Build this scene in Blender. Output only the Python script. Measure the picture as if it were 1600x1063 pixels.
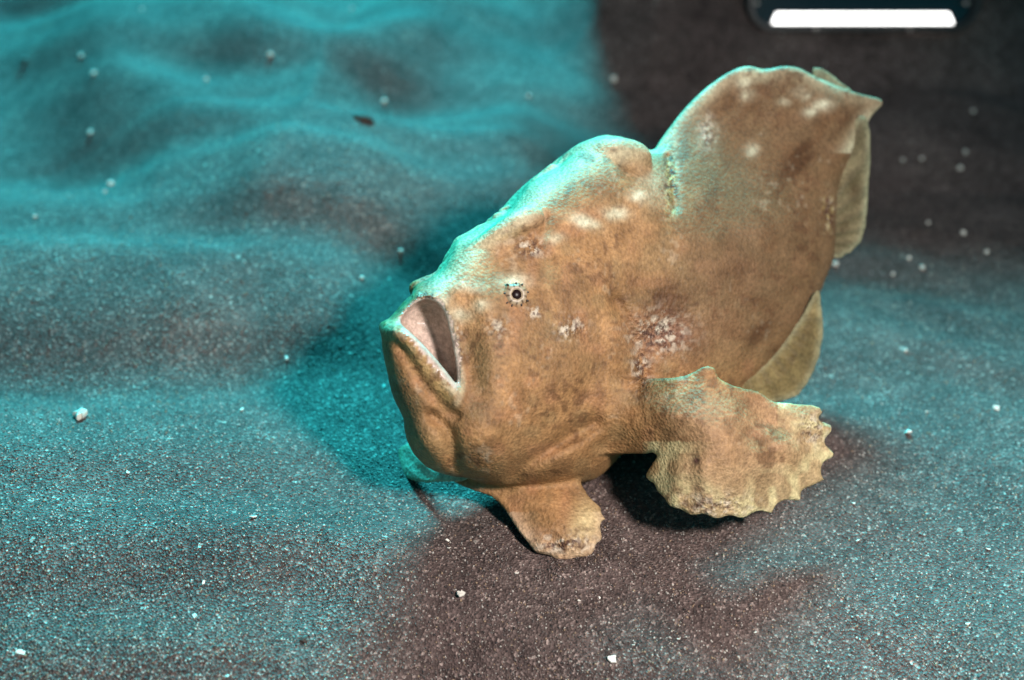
import bpy, math, random
import numpy as np

random.seed(7); rng = np.random.default_rng(7)
for o in list(bpy.data.objects): bpy.data.objects.remove(o)
scene = bpy.context.scene
COL = scene.collection

# ------------------------------------------------------------------ camera
D = 0.66                        # distance to the fish
PITCH = math.radians(30)
HF = math.radians(46)
K = 1600 / (2 * D * math.tan(HF / 2))      # photo pixels per metre at distance D
ZF = 0.0897
sp, cp = math.sin(PITCH), math.cos(PITCH)
CAM = np.array([0, -D * cp, ZF + D * sp])
FWD = np.array([0, cp, -sp]); UPV = np.array([0, sp, cp]); RGT = np.array([1.0, 0, 0])
cam = bpy.data.cameras.new('camera'); camo = bpy.data.objects.new('camera', cam); COL.objects.link(camo)
camo.location = CAM; camo.rotation_euler = (math.pi / 2 - PITCH, 0, 0)
cam.sensor_width = 36; cam.angle = HF; cam.clip_start = 0.01; cam.clip_end = 200
cam.dof.use_dof = True; cam.dof.focus_distance = 0.625; cam.dof.aperture_fstop = 4.2
scene.camera = camo

# ------------------------------------------------------------------ light
SUN_EL, SUN_AZ = 44, -3            # behind and slightly left of the fish
world = bpy.data.worlds.new('World'); scene.world = world; world.use_nodes = True
wn = world.node_tree.nodes; wl = world.node_tree.links; wn.clear()
sky = wn.new('ShaderNodeTexSky'); sky.sky_type = 'NISHITA'; sky.sun_disc = False
sky.sun_elevation = math.radians(SUN_EL); sky.sun_rotation = math.radians(SUN_AZ)
flt = wn.new('ShaderNodeMix'); flt.data_type = 'RGBA'; flt.blend_type = 'MULTIPLY'; flt.inputs[0].default_value = 1
flt.inputs[7].default_value = (0.02, 0.34, 0.30, 1)          # daylight filtered by the water above
bg = wn.new('ShaderNodeBackground'); bg.inputs[1].default_value = 0.06
wo = wn.new('ShaderNodeOutputWorld')
wl.new(sky.outputs[0], flt.inputs[6]); wl.new(flt.outputs[2], bg.inputs[0]); wl.new(bg.outputs[0], wo.inputs[0])

from mathutils import Vector
def aim(o, d): o.rotation_euler = Vector(d).to_track_quat('-Z', 'Y').to_euler()
sun = bpy.data.lights.new('sun', 'SUN'); suno = bpy.data.objects.new('sun', sun); COL.objects.link(suno)
sun.energy = 4.4; sun.angle = math.radians(16); sun.color = (0.04, 0.85, 1.0)
el, az = math.radians(SUN_EL), math.radians(SUN_AZ)
aim(suno, (-math.sin(az) * math.cos(el), -math.cos(az) * math.cos(el), -math.sin(el)))
suno.location = (-1, 2, 3)
# the photographer's flash: it lights the fish and throws the teal shadow to its left
st = bpy.data.lights.new('strobe_light', 'SPOT'); sto = bpy.data.objects.new('strobe_light', st); COL.objects.link(sto)
st.energy = 12.0; st.spot_size = math.radians(98); st.spot_blend = 1.0; st.shadow_soft_size = 0.05
st.color = (1.0, 0.92, 0.87)
sto.location = (0.30, -0.50, 0.54)
aim(sto, Vector((0.02, -0.04, 0.05)) - Vector(sto.location))
vs = scene.view_settings
vs.view_transform = 'Standard'; vs.look = 'None'; vs.exposure = 1.6; vs.gamma = 1

# ------------------------------------------------------------------ helpers
def pw(px, py, t):
    """photo pixel + distance along the view -> world"""
    U = (np.asarray(px, float) - 800) / K; V = (531.5 - np.asarray(py, float)) / K
    t = np.asarray(t, float)
    return CAM + FWD * t[..., None] + RGT * (U * t / D)[..., None] + UPV * (V * t / D)[..., None]
def tag(o, label=None, cat=None, group=None, kind=None):
    if label: o['label'] = label
    if cat: o['category'] = cat
    if group: o['group'] = group
    if kind: o['kind'] = kind
    return o
def mesh_obj(name, verts, faces, mat=None, parent=None, smooth=True):
    me = bpy.data.meshes.new(name)
    verts = np.asarray(verts, np.float32)
    if isinstance(faces, np.ndarray):
        n, k = faces.shape
        me.vertices.add(len(verts)); me.vertices.foreach_set('co', verts.ravel())
        me.loops.add(n * k); me.loops.foreach_set('vertex_index', faces.ravel().astype(np.int32))
        me.polygons.add(n); me.polygons.foreach_set('loop_start', np.arange(0, n * k, k, dtype=np.int32))
        me.update(calc_edges=True)
    else:
        me.from_pydata([tuple(map(float, v)) for v in verts], [], faces); me.update()
    if smooth: me.polygons.foreach_set('use_smooth', np.ones(len(me.polygons), bool))
    if mat: me.materials.append(mat)
    o = bpy.data.objects.new(name, me); COL.objects.link(o)
    if parent: o.parent = parent; o.matrix_parent_inverse = parent.matrix_world.inverted()
    return o
def empty(name, loc):
    o = bpy.data.objects.new(name, None); COL.objects.link(o); o.location = loc; o.empty_display_size = .02
    bpy.context.view_layer.update(); return o
def set_attr(o, name, arr):
    a = o.data.attributes.new(name, 'FLOAT_COLOR', 'POINT')
    c = np.ones((len(arr), 4), np.float32); c[:, :arr.shape[1]] = arr; a.data.foreach_set('color', c.ravel())
def ss(a, b, x): 
    t = np.clip((x - a) / (b - a), 0, 1); return t * t * (3 - 2 * t)

class NT:
    def __init__(s, name):
        s.m = bpy.data.materials.new(name); s.m.use_nodes = True; s.n = s.m.node_tree.nodes; s.l = s.m.node_tree.links
        s.b = s.n['Principled BSDF']
    def new(s, t, **kw):
        n = s.n.new(t)
        for k, v in kw.items(): setattr(n, k, v)
        return n
    def link(s, a, b): s.l.new(a, b)
    def noise(s, scale, detail=3, rough=.55, vec=None, dist=0):
        n = s.new('ShaderNodeTexNoise'); n.inputs['Scale'].default_value = scale; n.inputs['Detail'].default_value = detail
        n.inputs['Roughness'].default_value = rough; n.inputs['Distortion'].default_value = dist
        if vec is not None: s.link(vec, n.inputs['Vector'])
        return n
    def vor(s, scale, vec=None, feature='F1', rnd=1):
        n = s.new('ShaderNodeTexVoronoi', feature=feature); n.inputs['Scale'].default_value = scale
        n.inputs['Randomness'].default_value = rnd
        if vec is not None: s.link(vec, n.inputs['Vector'])
        return n
    def ramp(s, fac, stops, interp='LINEAR'):
        n = s.new('ShaderNodeValToRGB'); n.color_ramp.interpolation = interp
        e = n.color_ramp.elements
        while len(e) < len(stops): e.new(0.5)
        for i, (p, c) in enumerate(stops):
            e[i].position = p; e[i].color = (c, c, c, 1) if isinstance(c, (int, float)) else (*c, 1)
        s.link(fac, n.inputs[0]); return n.outputs[0]
    def mix(s, fac, a, b, mode='MIX'):
        n = s.new('ShaderNodeMix', data_type='RGBA', blend_type=mode)
        for i, v in ((0, fac), (6, a), (7, b)):
            if hasattr(v, 'is_output'): s.link(v, n.inputs[i])
            else: n.inputs[i].default_value = v if i == 0 else ((v, v, v, 1) if isinstance(v, (int, float)) else (*v, 1))
        return n.outputs[2]
    def math(s, op, a, b=0.0):
        n = s.new('ShaderNodeMath', operation=op)
        for i, v in ((0, a), (1, b)):
            if hasattr(v, 'is_output'): s.link(v, n.inputs[i])
            else: n.inputs[i].default_value = v
        return n.outputs[0]
    def bump(s, h, strength, dist, normal=None):
        n = s.new('ShaderNodeBump'); n.inputs['Strength'].default_value = strength; n.inputs['Distance'].default_value = dist
        s.link(h, n.inputs['Height'])
        if normal is not None: s.link(normal, n.inputs['Normal'])
        return n.outputs[0]
    def attr(s, name):
        n = s.new('ShaderNodeAttribute'); n.attribute_name = name; return n
    def coord(s): return s.new('ShaderNodeTexCoord').outputs['Object']

# ------------------------------------------------------------------ sand
def ground_px(px, py, z=0.0):
    V = (531.5 - py) / K
    t = (CAM[2] - z) / (sp - cp * V / D)
    return pw(np.array(px, float), np.array(py, float), np.array(t, float))
_gw = [(rng.uniform(0, 2 * math.pi), rng.uniform(0, 2 * math.pi), f) for f in (5, 7, 9, 12, 16, 21, 27) for _ in range(2)]
CRESTS = [  # polyline in photo pixels, height, width on the near side, width on the far side, fade-in px, fade-out px
    ([(-300, 770), (0, 775), (250, 765), (480, 778), (700, 815), (900, 850)], .036, .080, .15, None, (560, 860)),
    ([(-300, 390), (150, 378), (300, 390), (420, 370), (600, 432), (760, 470)], .062, .14, .20, None, (500, 760)),
    ([(0, 40), (150, 95), (300, 178), (450, 232), (600, 240), (820, 222), (1000, 210)], .070, .18, .20, (0, 200), (780, 980)),
    ([(250, 60), (420, 130), (520, 160), (700, 90), (900, 60)], .055, .15, .16, (200, 420), (600, 900)),
    ([(600, 900), (900, 985), (1200, 1010), (1500, 1100)], .006, .04, .06, (500, 750), None),
    ([(-300, 950), (100, 985), (420, 1000), (600, 1080)], .007, .05, .07, None, (380, 620)),
]
_cr = []
for pts, A, wn_, wf_, fi, fo in CRESTS:
    g = np.array([ground_px(x, y, A) for x, y in pts])     # the crest itself lies at height A
    fades = []
    for f in (fi, fo):
        if f is None: fades.append(None); continue
        ys = np.interp(f, [p[0] for p in pts], [p[1] for p in pts])
        fades.append((ground_px(f[0], ys[0], A)[0], ground_px(f[1], ys[1], A)[0]))
    _cr.append((g[:, 0], g[:, 1], A, wn_, wf_, fades))
_db = np.array([ground_px(x, y)[:2] for x, y in [(-200, -200), (400, -110), (640, -10), (760, 110), (860, 185), (1000, 215), (1300, 205), (1600, 195), (2300, 190)]])
_ed = np.array([ground_px(x, y)[:2] for x, y in [(520, 800), (720, 838), (900, 868), (1120, 862), (1330, 850), (1560, 860)]]); _ex, _ey = _ed[:, 0], _ed[:, 1]
FOOT = ground_px(872, 850)[:2]
PIT = ground_px(482, 945)[:2]
def dune_s(x, y):
    sh = np.broadcast(x, y).shape; x = np.broadcast_to(x, sh); y = np.broadcast_to(y, sh)
    best = np.full(sh, 1e9); sg = np.ones(sh)
    for a, b in zip(_db[:-1], _db[1:]):
        d = b - a; t = np.clip(((x - a[0]) * d[0] + (y - a[1]) * d[1]) / (d @ d), 0, 1)
        qx, qy = x - a[0] - t * d[0], y - a[1] - t * d[1]; q = np.hypot(qx, qy)
        w = q < best; best = np.where(w, q, best); sg = np.where(w, np.sign(d[0] * qy - d[1] * qx), sg)
    return best * sg
def sand_h(x, y):
    x = np.asarray(x, float); y = np.asarray(y, float)
    z = np.zeros(np.broadcast(x, y).shape)
    for gx, gy, A, w1, w2, fades in _cr:
        d = y - np.interp(x, gx, gy)
        h = A * np.where(d < 0, 1 - ss(0, 1, -d / w1), np.exp(-(d / w2) ** 2))
        if fades[0]: h = h * ss(fades[0][0], fades[0][1], x)
        if fades[1]: h = h * (1 - ss(fades[1][0], fades[1][1], x))
        z = z + h
    # bank right and behind the fish, shaped steep to keep its face in shade
    s_ = dune_s(x, y)
    z = z + .58 * (1 - np.exp(-(np.maximum(s_, 0) / .44) ** 1.4)) + .26 * np.maximum(y - .42, 0) * (1 - ss(1.4, 2.4, y))  # the far rise tilts towards the camera to dim the distant sand
    n = 0
    for a, p, f in _gw:
        n = n + np.sin(f * (x * math.cos(a) + y * math.sin(a)) * 1.6 + p) / f
    far = 1 + 2 * ss(.4, 1.5, y)
    z = z + n * .006 * far
    wob = .05 * np.sin(3.1 * x + 1.7 * y + 1) + .03 * np.sin(7.3 * x - 2.9 * y + 4) + .012 * np.sin(15 * x + 9 * y)
    ph = (y + wob) * 2 * math.pi / .145
    sw = (np.sin(ph) + .35 * np.sin(2 * ph + 1.1)) 
    msk = .35 + .65 * ss(-.3, .7, np.sin(4.3 * x + 1.2 * y + 2) + .7 * np.sin(6.1 * y - 2.2 * x + .4))
    z = z + .0050 * sw * msk * (1 + .8 * ss(.3, 1.2, y))
    ph2 = (y + .3 * x + 1.6 * wob) * 2 * math.pi / .062
    z = z + .0012 * np.sin(ph2) * ss(-.2, .8, np.sin(5.7 * x - 3 * y + 1))
    z = z - .013 * np.exp(-(((x - PIT[0]) / .024) ** 2 + ((y - PIT[1]) / .035) ** 2))
    # sand is level where the fish stands
    q = np.exp(-(((x - .05) / .20) ** 2 + ((y - .01) / .16) ** 2) ** 1.0)
    z = z * (1 - .9 * q)
    # the sand falls away in front of the fish
    dd = np.interp(x, _ex, _ey) - y
    z = z - .060 * ss(0, .19, dd) * ss(_ex[0], _ex[1], x) * (1 - ss(_ex[-2], _ex[-1], x))
    rr = np.hypot((x - FOOT[0]) / 1.25, y - FOOT[1])
    return z + .0040 * np.exp(-((rr - .026) / .009) ** 2) * (.7 + .3 * np.sin(7 * np.arctan2(y - FOOT[1], x - FOOT[0])))
def nonuni(lo, hi, a, b, step, grow=1.16):
    v = list(np.arange(a, b + step / 2, step)); s = step
    while v[-1] < hi: s *= grow; v.append(v[-1] + s)
    s = step
    while v[0] > lo: s *= grow; v.insert(0, v[0] - s)
    return np.array(v)
gx = nonuni(-40, 40, -.75, .75, .005); gy = nonuni(-20, 60, -.42, 1.3, .005)
X, Y = np.meshgrid(gx, gy, indexing='ij'); Z = sand_h(X, Y)
edge = ss(3, 8, np.hypot(X, Y)); Z = Z * (1 - edge)
nx, ny = X.shape; I = np.arange(nx * ny).reshape(nx, ny)
quads = np.stack([I[:-1, :-1], I[1:, :-1], I[1:, 1:], I[:-1, 1:]], -1).reshape(-1, 4)

def sand_material():
    s = NT('dark_sand'); co = s.coord()
    v = s.vor(780, co); v2 = s.vor(420, co)
    g = s.ramp(v.outputs['Color'], [(0, (.014, .010, .010)), (.42, (.060, .042, .038)), (.70, (.115, .085, .078)), (.84, (.26, .20, .18)), (1, (.70, .60, .54))])
    n = s.noise(9, 4, .6, co); n2 = s.noise(90, 3, .6, co); n3 = s.noise(28, 4, .6, co)
    c = s.mix(.42, g, s.ramp(n2.outputs[0], [(.3, (.05, .037, .034)), (.7, (.15, .115, .105))]))
    c = s.mix(1, c, s.ramp(n.outputs[0], [(.3, (.80, .70, .70)), (.7, (1.34, 1.28, 1.26))]), 'MULTIPLY')
    c = s.mix(1, c, s.ramp(n3.outputs[0], [(.3, .82), (.7, 1.2)]), 'MULTIPLY')
    wht = s.ramp(v2.outputs['Color'], [(.95, 0), (.97, 1)])
    c = s.mix(s.math('MULTIPLY', wht, .6), c, (.6, .54, .48))
    s.link(c, s.b.inputs['Base Color']); s.b.inputs['Roughness'].default_value = .75
    s.b.inputs['Specular IOR Level'].default_value = .25
    h = s.math('ADD', s.math('MULTIPLY', v.outputs['Distance'], 1.0), s.math('MULTIPLY', n2.outputs[0], .9))
    b1 = s.bump(h, .9, .0014)
    s.link(b1, s.b.inputs['Normal'])
    return s.m
M_SAND = sand_material()
sand = mesh_obj('sand', np.stack([X, Y, Z], -1).reshape(-1, 3), quads, M_SAND)
tag(sand, 'dark volcanic sand seabed with soft ripples', None, None, 'structure')

def on_sand(px, py):
    t = np.linspace(.35, 3, 4000); P = pw(np.full(t.shape, px), np.full(t.shape, py), t)
    below = P[:, 2] < sand_h(P[:, 0], P[:, 1]); i = int(np.argmax(below))
    return P[i], t[i]

# ------------------------------------------------------------------ frogfish (implicit surface)
def catmull(pts, n=8, closed=True):
    p = np.array(pts, float); N = len(p); out = []
    rngi = range(N) if closed else range(N - 1)
    for i in rngi:
        if closed: a, b, c, d = p[i - 1], p[i], p[(i + 1) % N], p[(i + 2) % N]
        else: a, b, c, d = p[max(i - 1, 0)], p[i], p[i + 1], p[min(i + 2, N - 1)]
        for k in range(n):
            t = k / n
            out.append(.5 * ((2 * b) + (-a + c) * t + (2 * a - 5 * b + 4 * c - d) * t * t + (-a + 3 * b - 3 * c + d) * t ** 3))
    if not closed: out.append(p[-1])
    return np.array(out)
def seg_dist(U, V, pts, closed):
    """distance to a polyline and the arc parameter 0..1"""
    best = np.full(U.shape, 1e9); par = np.zeros(U.shape)
    n = len(pts); m = n if closed else n - 1
    L = np.array([np.linalg.norm(pts[(i + 1) % n] - pts[i]) for i in range(m)]); cum = np.concatenate([[0], np.cumsum(L)])
    for i in range(m):
        a, b = pts[i], pts[(i + 1) % n]; d = b - a; l2 = d @ d + 1e-12
        t = np.clip(((U - a[0]) * d[0] + (V - a[1]) * d[1]) / l2, 0, 1)
        q = np.hypot(U - a[0] - t * d[0], V - a[1] - t * d[1])
        w = q < best; best = np.where(w, q, best); par = np.where(w, (cum[i] + t * L[i]) / cum[-1], par)
    return best, par
def inside(U, V, pts):
    r = np.zeros(U.shape, bool); n = len(pts)
    for i in range(n):
        x0, y0 = pts[i]; x1, y1 = pts[(i + 1) % n]
        if y0 == y1: continue
        c = ((y0 > V) != (y1 > V)) & (U < (x1 - x0) * (V - y0) / (y1 - y0) + x0)
        r ^= c
    return r
def sdf2(U, V, pts):
    d, par = seg_dist(U, V, pts, True); s = inside(U, V, pts)
    return np.where(s, d, -d), par
def inflate(d, L, h, iters=1400):
    """smooth cushion over the region d>0 (screened Poisson), 0 at the rim to about 1 inside"""
    m = d > 0; f = np.zeros(d.shape)
    k = (h / L) ** 2
    for _ in range(iters):
        g = np.zeros_like(f)
        g[1:-1, 1:-1] = (f[2:, 1:-1] + f[:-2, 1:-1] + f[1:-1, 2:] + f[1:-1, :-2] + k) / (4 + k)
        f = np.where(m, g, 0)
    return f
class Grid:
    """px box in the photo's plane at distance D, W = extra depth in metres"""
    def __init__(s, x0, x1, y0, y1, w0, w1, h):
        s.h = h; s.k = K
        s.px = np.arange(x0, x1, h * K); s.py = np.arange(y0, y1, h * K); s.w = np.arange(w0, w1, h).astype(np.float32)
        s.PX, s.PY = np.meshgrid(s.px, s.py, indexing='ij')
        s.F = np.full((len(s.px), len(s.py), len(s.w)), 1.0, np.float32)
        s.tagd = {}
    def sheet(s, phi, w0, Tf, Tb, mask):
        """phi 2D (1 inside .. 0 rim .. negative outside), midsurface w0, half thickness front/back"""
        i, j = np.where(mask); i0, i1, j0, j1 = i.min(), i.max() + 1, j.min(), j.max() + 1
        sl = (slice(i0, i1), slice(j0, j1))
        gx_, gy_ = np.gradient(phi, s.h); g2 = (gx_ ** 2 + gy_ ** 2)[sl][..., None].astype(np.float32)
        ph = phi[sl][..., None].astype(np.float32)
        a = s.w[None, None, :] - np.broadcast_to(w0, phi.shape)[sl][..., None].astype(np.float32)
        T = np.where(a < 0, np.broadcast_to(Tf, phi.shape)[sl][..., None], np.broadcast_to(Tb, phi.shape)[sl][..., None]).astype(np.float32)
        q2 = (a / T) ** 2 + np.maximum(1 - ph, 0); q = np.sqrt(q2)
        f = (q - 1) * 2 * q / np.sqrt(4 * (a / T ** 2) ** 2 + g2 + 1e-3)
        return sl, f.astype(np.float32)
    def union(s, sl, f, k):
        A = s.F[sl]
        h = np.clip(.5 + .5 * (A - f) / k, 0, 1)
        s.F[sl] = f * h + A * (1 - h) - k * h * (1 - h)
    def cut(s, sl, f, k):
        A = s.F[sl]; g = -f
        h = np.clip(.5 - .5 * (A - g) / k, 0, 1)
        s.F[sl] = g * h + A * (1 - h) + k * h * (1 - h)
    def tube(s, pts, k, step=.7):
        """pts: (px, py, w, r px) polyline, union of round cones"""
        p = catmull(pts, 5, False); R = p[:, 3].max()
        i0 = np.searchsorted(s.px, p[:, 0].min() - R - 12); i1 = np.searchsorted(s.px, p[:, 0].max() + R + 12)
        j0 = np.searchsorted(s.py, p[:, 1].min() - R - 12); j1 = np.searchsorted(s.py, p[:, 1].max() + R + 12)
        k0 = np.searchsorted(s.w, p[:, 2].min() - R / K - .008); k1 = np.searchsorted(s.w, p[:, 2].max() + R / K + .008)
        sl = (slice(i0, i1), slice(j0, j1), slice(k0, k1))
        A = ((s.px[i0:i1] - 800) / K)[:, None, None]; B = ((s.py[j0:j1] - 531.5) / K)[None, :, None]; C = s.w[k0:k1][None, None, :]
        f = np.full((i1 - i0, j1 - j0, k1 - k0), 1.0, np.float32)
        q = np.stack([(p[:, 0] - 800) / K, (p[:, 1] - 531.5) / K, p[:, 2], p[:, 3] / K], -1)
        for a, b in zip(q[:-1], q[1:]):
            d = b[:3] - a[:3]; l2 = d @ d + 1e-12
            t = np.clip(((A - a[0]) * d[0] + (B - a[1]) * d[1] + (C - a[2]) * d[2]) / l2, 0, 1)
            dd = np.sqrt((A - a[0] - t * d[0]) ** 2 + (B - a[1] - t * d[1]) ** 2 + (C - a[2] - t * d[2]) ** 2) - (a[3] + t * (b[3] - a[3]))
            f = np.minimum(f, dd.astype(np.float32))
        s.union(sl, f, k)
    def nets(s):
        F = s.F; neg = F < 0
        c = np.zeros(tuple(n - 1 for n in F.shape), np.int8)
        offs = [(i, j, k) for i in (0, 1) for j in (0, 1) for k in (0, 1)]
        n0, n1, n2 = c.shape
        for i, j, k in offs: c += neg[i:n0 + i, j:n1 + j, k:n2 + k]
        act = (c > 0) & (c < 8); ci = np.argwhere(act); idx = np.full(c.shape, -1, np.int32); idx[act] = np.arange(len(ci))
        acc = np.zeros((len(ci), 3)); cnt = np.zeros(len(ci))
        val = {o: F[ci[:, 0] + o[0], ci[:, 1] + o[1], ci[:, 2] + o[2]] for o in offs}
        for a in offs:
            for ax in range(3):
                if a[ax]: continue
                b = list(a); b[ax] = 1; b = tuple(b)
                va, vb = val[a], val[b]; m = (va < 0) != (vb < 0)
                t = np.where(m, va / np.where(m, va - vb, 1), 0)
                p = np.array(a, float)[None, :].repeat(len(ci), 0); p[:, ax] += t
                acc[m] += p[m]; cnt[m] += 1
        P = ci + acc / cnt[:, None]
        faces = []
        for ax in range(3):
            sA = [slice(None)] * 3; sB = [slice(None)] * 3; sA[ax] = slice(0, -1); sB[ax] = slice(1, None)
            e = np.argwhere(neg[tuple(sA)] != neg[tuple(sB)])
            u, v = [(1, 2), (2, 0), (0, 1)][ax]
            ok = (e[:, u] > 0) & (e[:, v] > 0) & (e[:, u] < c.shape[u]) & (e[:, v] < c.shape[v]); e = e[ok]
            sgn = neg[e[:, 0], e[:, 1], e[:, 2]]
            def cell(du, dv):
                q = e.copy(); q[:, u] -= du; q[:, v] -= dv; return idx[q[:, 0], q[:, 1], q[:, 2]]
            f = np.stack([cell(1, 1), cell(0, 1), cell(0, 0), cell(1, 0)], -1)
            f[~sgn] = f[~sgn][:, ::-1]; faces.append(f)
        f = np.concatenate(faces)
        px = s.px[0] + P[:, 0] * s.h * K; py = s.py[0] + P[:, 1] * s.h * K; w = s.w[0] + P[:, 2] * s.h
        return px, py, w, f
def smooth_mesh(P, f, it, lam=.5):
    n = len(P); e = np.concatenate([f[:, [0, 1]], f[:, [1, 2]], f[:, [2, 3]], f[:, [3, 0]]])
    deg = np.bincount(e[:, 0], minlength=n) + np.bincount(e[:, 1], minlength=n)
    for _ in range(it):
        S = np.stack([np.bincount(e[:, 0], P[e[:, 1], k], n) + np.bincount(e[:, 1], P[e[:, 0], k], n) for k in range(3)], -1)
        P = P + lam * (S / deg[:, None] - P)
    return P

def gauss(PX, PY, cx, cy, rx, ry, ang=0):
    a = math.radians(ang); dx, dy = PX - cx, PY - cy
    u = dx * math.cos(a) + dy * math.sin(a); v = -dx * math.sin(a) + dy * math.cos(a)
    return np.exp(-(u / rx) ** 2 - (v / ry) ** 2)
def groove(PX, PY, pts, wid):
    d, _ = seg_dist(PX, PY, catmull(pts, 5, False), False); return np.exp(-(d / wid) ** 2)

TRUNK = [(596, 513), (606, 500), (622, 486), (640, 466), (652, 446), (674, 434), (690, 420), (704, 396), (716, 375), (742, 360), (768, 346), (796, 330), (812, 306),
         (832, 284), (860, 268), (882, 254), (904, 230), (935, 213), (968, 214), (1000, 226), (1022, 242), (1042, 226), (1080, 178), (1150, 128), (1240, 128), (1310, 168), (1322, 225), (1306, 280),
         (1302, 330), (1304, 395), (1288, 440), (1272, 480), (1252, 530), (1215, 570), (1170, 612), (1120, 650), (1060, 684), (1010, 702), (975, 708), (955, 728), (930, 748),
         (890, 757), (830, 757), (770, 756), (735, 748), (700, 742), (668, 730), (646, 708), (634, 680), (630, 652), (614, 618), (605, 580), (598, 545)]
DORSAL = [(1010, 300), (1028, 235), (1050, 200), (1085, 158), (1120, 128), (1150, 110), (1170, 105), (1195, 112), (1225, 105), (1250, 108), (1275, 122), (1310, 136), (1345, 147), (1381, 158),
          (1362, 182), (1345, 215), (1330, 240), (1315, 262), (1302, 292), (1297, 330), (1280, 380), (1180, 420), (1060, 400)]
PECT = [(970, 640), (1000, 605), (1050, 592), (1082, 582), (1100, 572), (1117, 575), (1124, 592), (1150, 605), (1185, 611), (1206, 626), (1240, 630), (1276, 634), (1286, 645), (1278, 655),
        (1298, 664), (1300, 674), (1288, 690), (1302, 706), (1303, 714), (1286, 724), (1284, 742), (1288, 750), (1268, 760), (1252, 768), (1252, 780), (1246, 784), (1228, 782), (1212, 790), (1206, 803), (1186, 799), (1170, 806), (1160, 811), (1140, 806), (1118, 812), (1102, 804),
        (1080, 806), (1064, 797), (1046, 792), (1038, 780), (1026, 768), (1022, 757), (1010, 749), (1010, 738), (1020, 722), (1030, 705), (1012, 700), (985, 702), (955, 690)]
PELV = [(700, 742), (735, 765), (765, 775), (785, 792), (800, 815), (812, 833), (826, 850), (838, 864), (858, 868), (868, 874), (886, 877), (902, 871), (916, 872), (928, 862), (932, 850),
        (942, 842), (938, 826), (941, 814), (947, 812), (940, 802), (938, 792), (922, 778), (908, 757), (880, 735), (800, 725)]

def px_of(P): return P

h = .0012
G = Grid(582, 1400, 92, 890, -.100, .170, h)
PX, PY = G.PX, G.PY
tan_yaw = math.tan(math.radians(33))
W0 = .012 + (PX - 860) / K * tan_yaw                      # the middle plane of the fish: tail further away
W0 = np.where(PX > 1150, W0 - (PX - 1150) / K * tan_yaw * .35, W0)
d, _ = sdf2(PX, PY, catmull(TRUNK, 4))
phi = inflate(d, .040, h); phi = phi / phi.max()
phi_out = np.where(d > 0, phi, np.clip(d / K, -.03, 0) / .02)
Tb = .050 * np.ones_like(PX); Tf = .052 - .018 * ss(1050, 1320, PX)
thin = 1 - ss(1000, 1060, PX) * (1 - ss(130, 400, PY)) * .8; Tf = Tf * thin; Tb = Tb * thin
# relief of the near side (metres towards the camera)
rel = .010 * gauss(PX, PY, 890, 570, 95, 110, 20) + .012 * gauss(PX, PY, 760, 695, 50, 58) + .006 * gauss(PX, PY, 890, 715, 60, 34, -10)
rel += .006 * gauss(PX, PY, 668, 700, 28, 34) + .007 * gauss(PX, PY, 790, 600, 60, 80) + .006 * gauss(PX, PY, 1180, 430, 80, 120, 20)
rel -= .007 * groove(PX, PY, [(676, 650), (700, 672), (708, 705), (712, 745)], 12)
rel -= .0095 * groove(PX, PY, [(795, 752), (822, 725), (868, 696), (930, 660)], 13)
rel -= .0065 * gauss(PX, PY, 1032, 520, 40, 26, -25)
rel -= .006 * groove(PX, PY, [(962, 470), (990, 530), (1006, 585), (1000, 630), (972, 672), (940, 700)], 11)
rel -= .003 * groove(PX, PY, [(880, 660), (905, 620), (930, 570), (915, 520)], 20)
rel -= .0016 * groove(PX, PY, [(735, 470), (745, 520), (742, 570), (752, 620)], 13)
rel -= .004 * groove(PX, PY, [(628, 545), (655, 590), (688, 634), (712, 650)], 9)
rel -= .004 * groove(PX, PY, [(1275, 470), (1245, 530), (1205, 575), (1160, 606)], 10)
rel -= .003 * groove(PX, PY, [(852, 340), (850, 365), (838, 385)], 8)
rel -= .003 * groove(PX, PY, [(1043, 245), (1050, 285), (1055, 325)], 7) * 1.6
rel -= .0022 * groove(PX, PY, [(760, 420), (860, 400), (980, 350)], 26)
rel -= .014 * gauss(PX, PY, 712, 535, 36, 75, -8)
rel += .002 * gauss(PX, PY, 806, 461, 22, 22)
lump = 0
for _ in range(150):                                       # uneven, fleshy skin
    cx, cy, r = rng.uniform(600, 1330), rng.uniform(110, 800), rng.uniform(12, 45)
    lump = lump + rng.uniform(-1, 1) * .00055 * (r / 25) * gauss(PX, PY, cx, cy, r, r * rng.uniform(.6, 1.4), rng.uniform(0, 180))
rel = rel + lump
fade = ss(.02, .30, phi)
Tf_e = np.maximum(Tf + rel * fade / np.sqrt(np.maximum(phi, .15)), .01)
sl, f = G.sheet(phi_out, W0, Tf_e, Tb, np.ones_like(PX, bool))
G.union(sl, f, .001)
WF = W0 - Tf_e * np.sqrt(np.clip(phi, 0, 1))               # depth of the near skin
def skin_w(px, py):
    i = np.clip(np.searchsorted(G.px, px), 0, len(G.px) - 1); j = np.clip(np.searchsorted(G.py, py), 0, len(G.py) - 1); return float(WF[i, j])

def add_fin(G, poly, w0, Tmax, Tedge, R, k, n=3, ridge=None):
    d, par = sdf2(G.PX, G.PY, catmull(poly, n)); dm = d / K
    t = np.clip(dm / R, 0, 1)
    T = Tedge + (Tmax - Tedge) * ss(0, 1, t)
    if ridge is not None: T = T + ridge * ss(0, .004, dm)
    ph = np.where(dm > 0, 1 - (1 - np.clip(dm / .0022, 0, 1)) ** 2, dm / .0012)
    sl, f = G.sheet(ph, w0, T, T, dm > -.008)
    G.union(sl, f, k); return d
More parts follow.
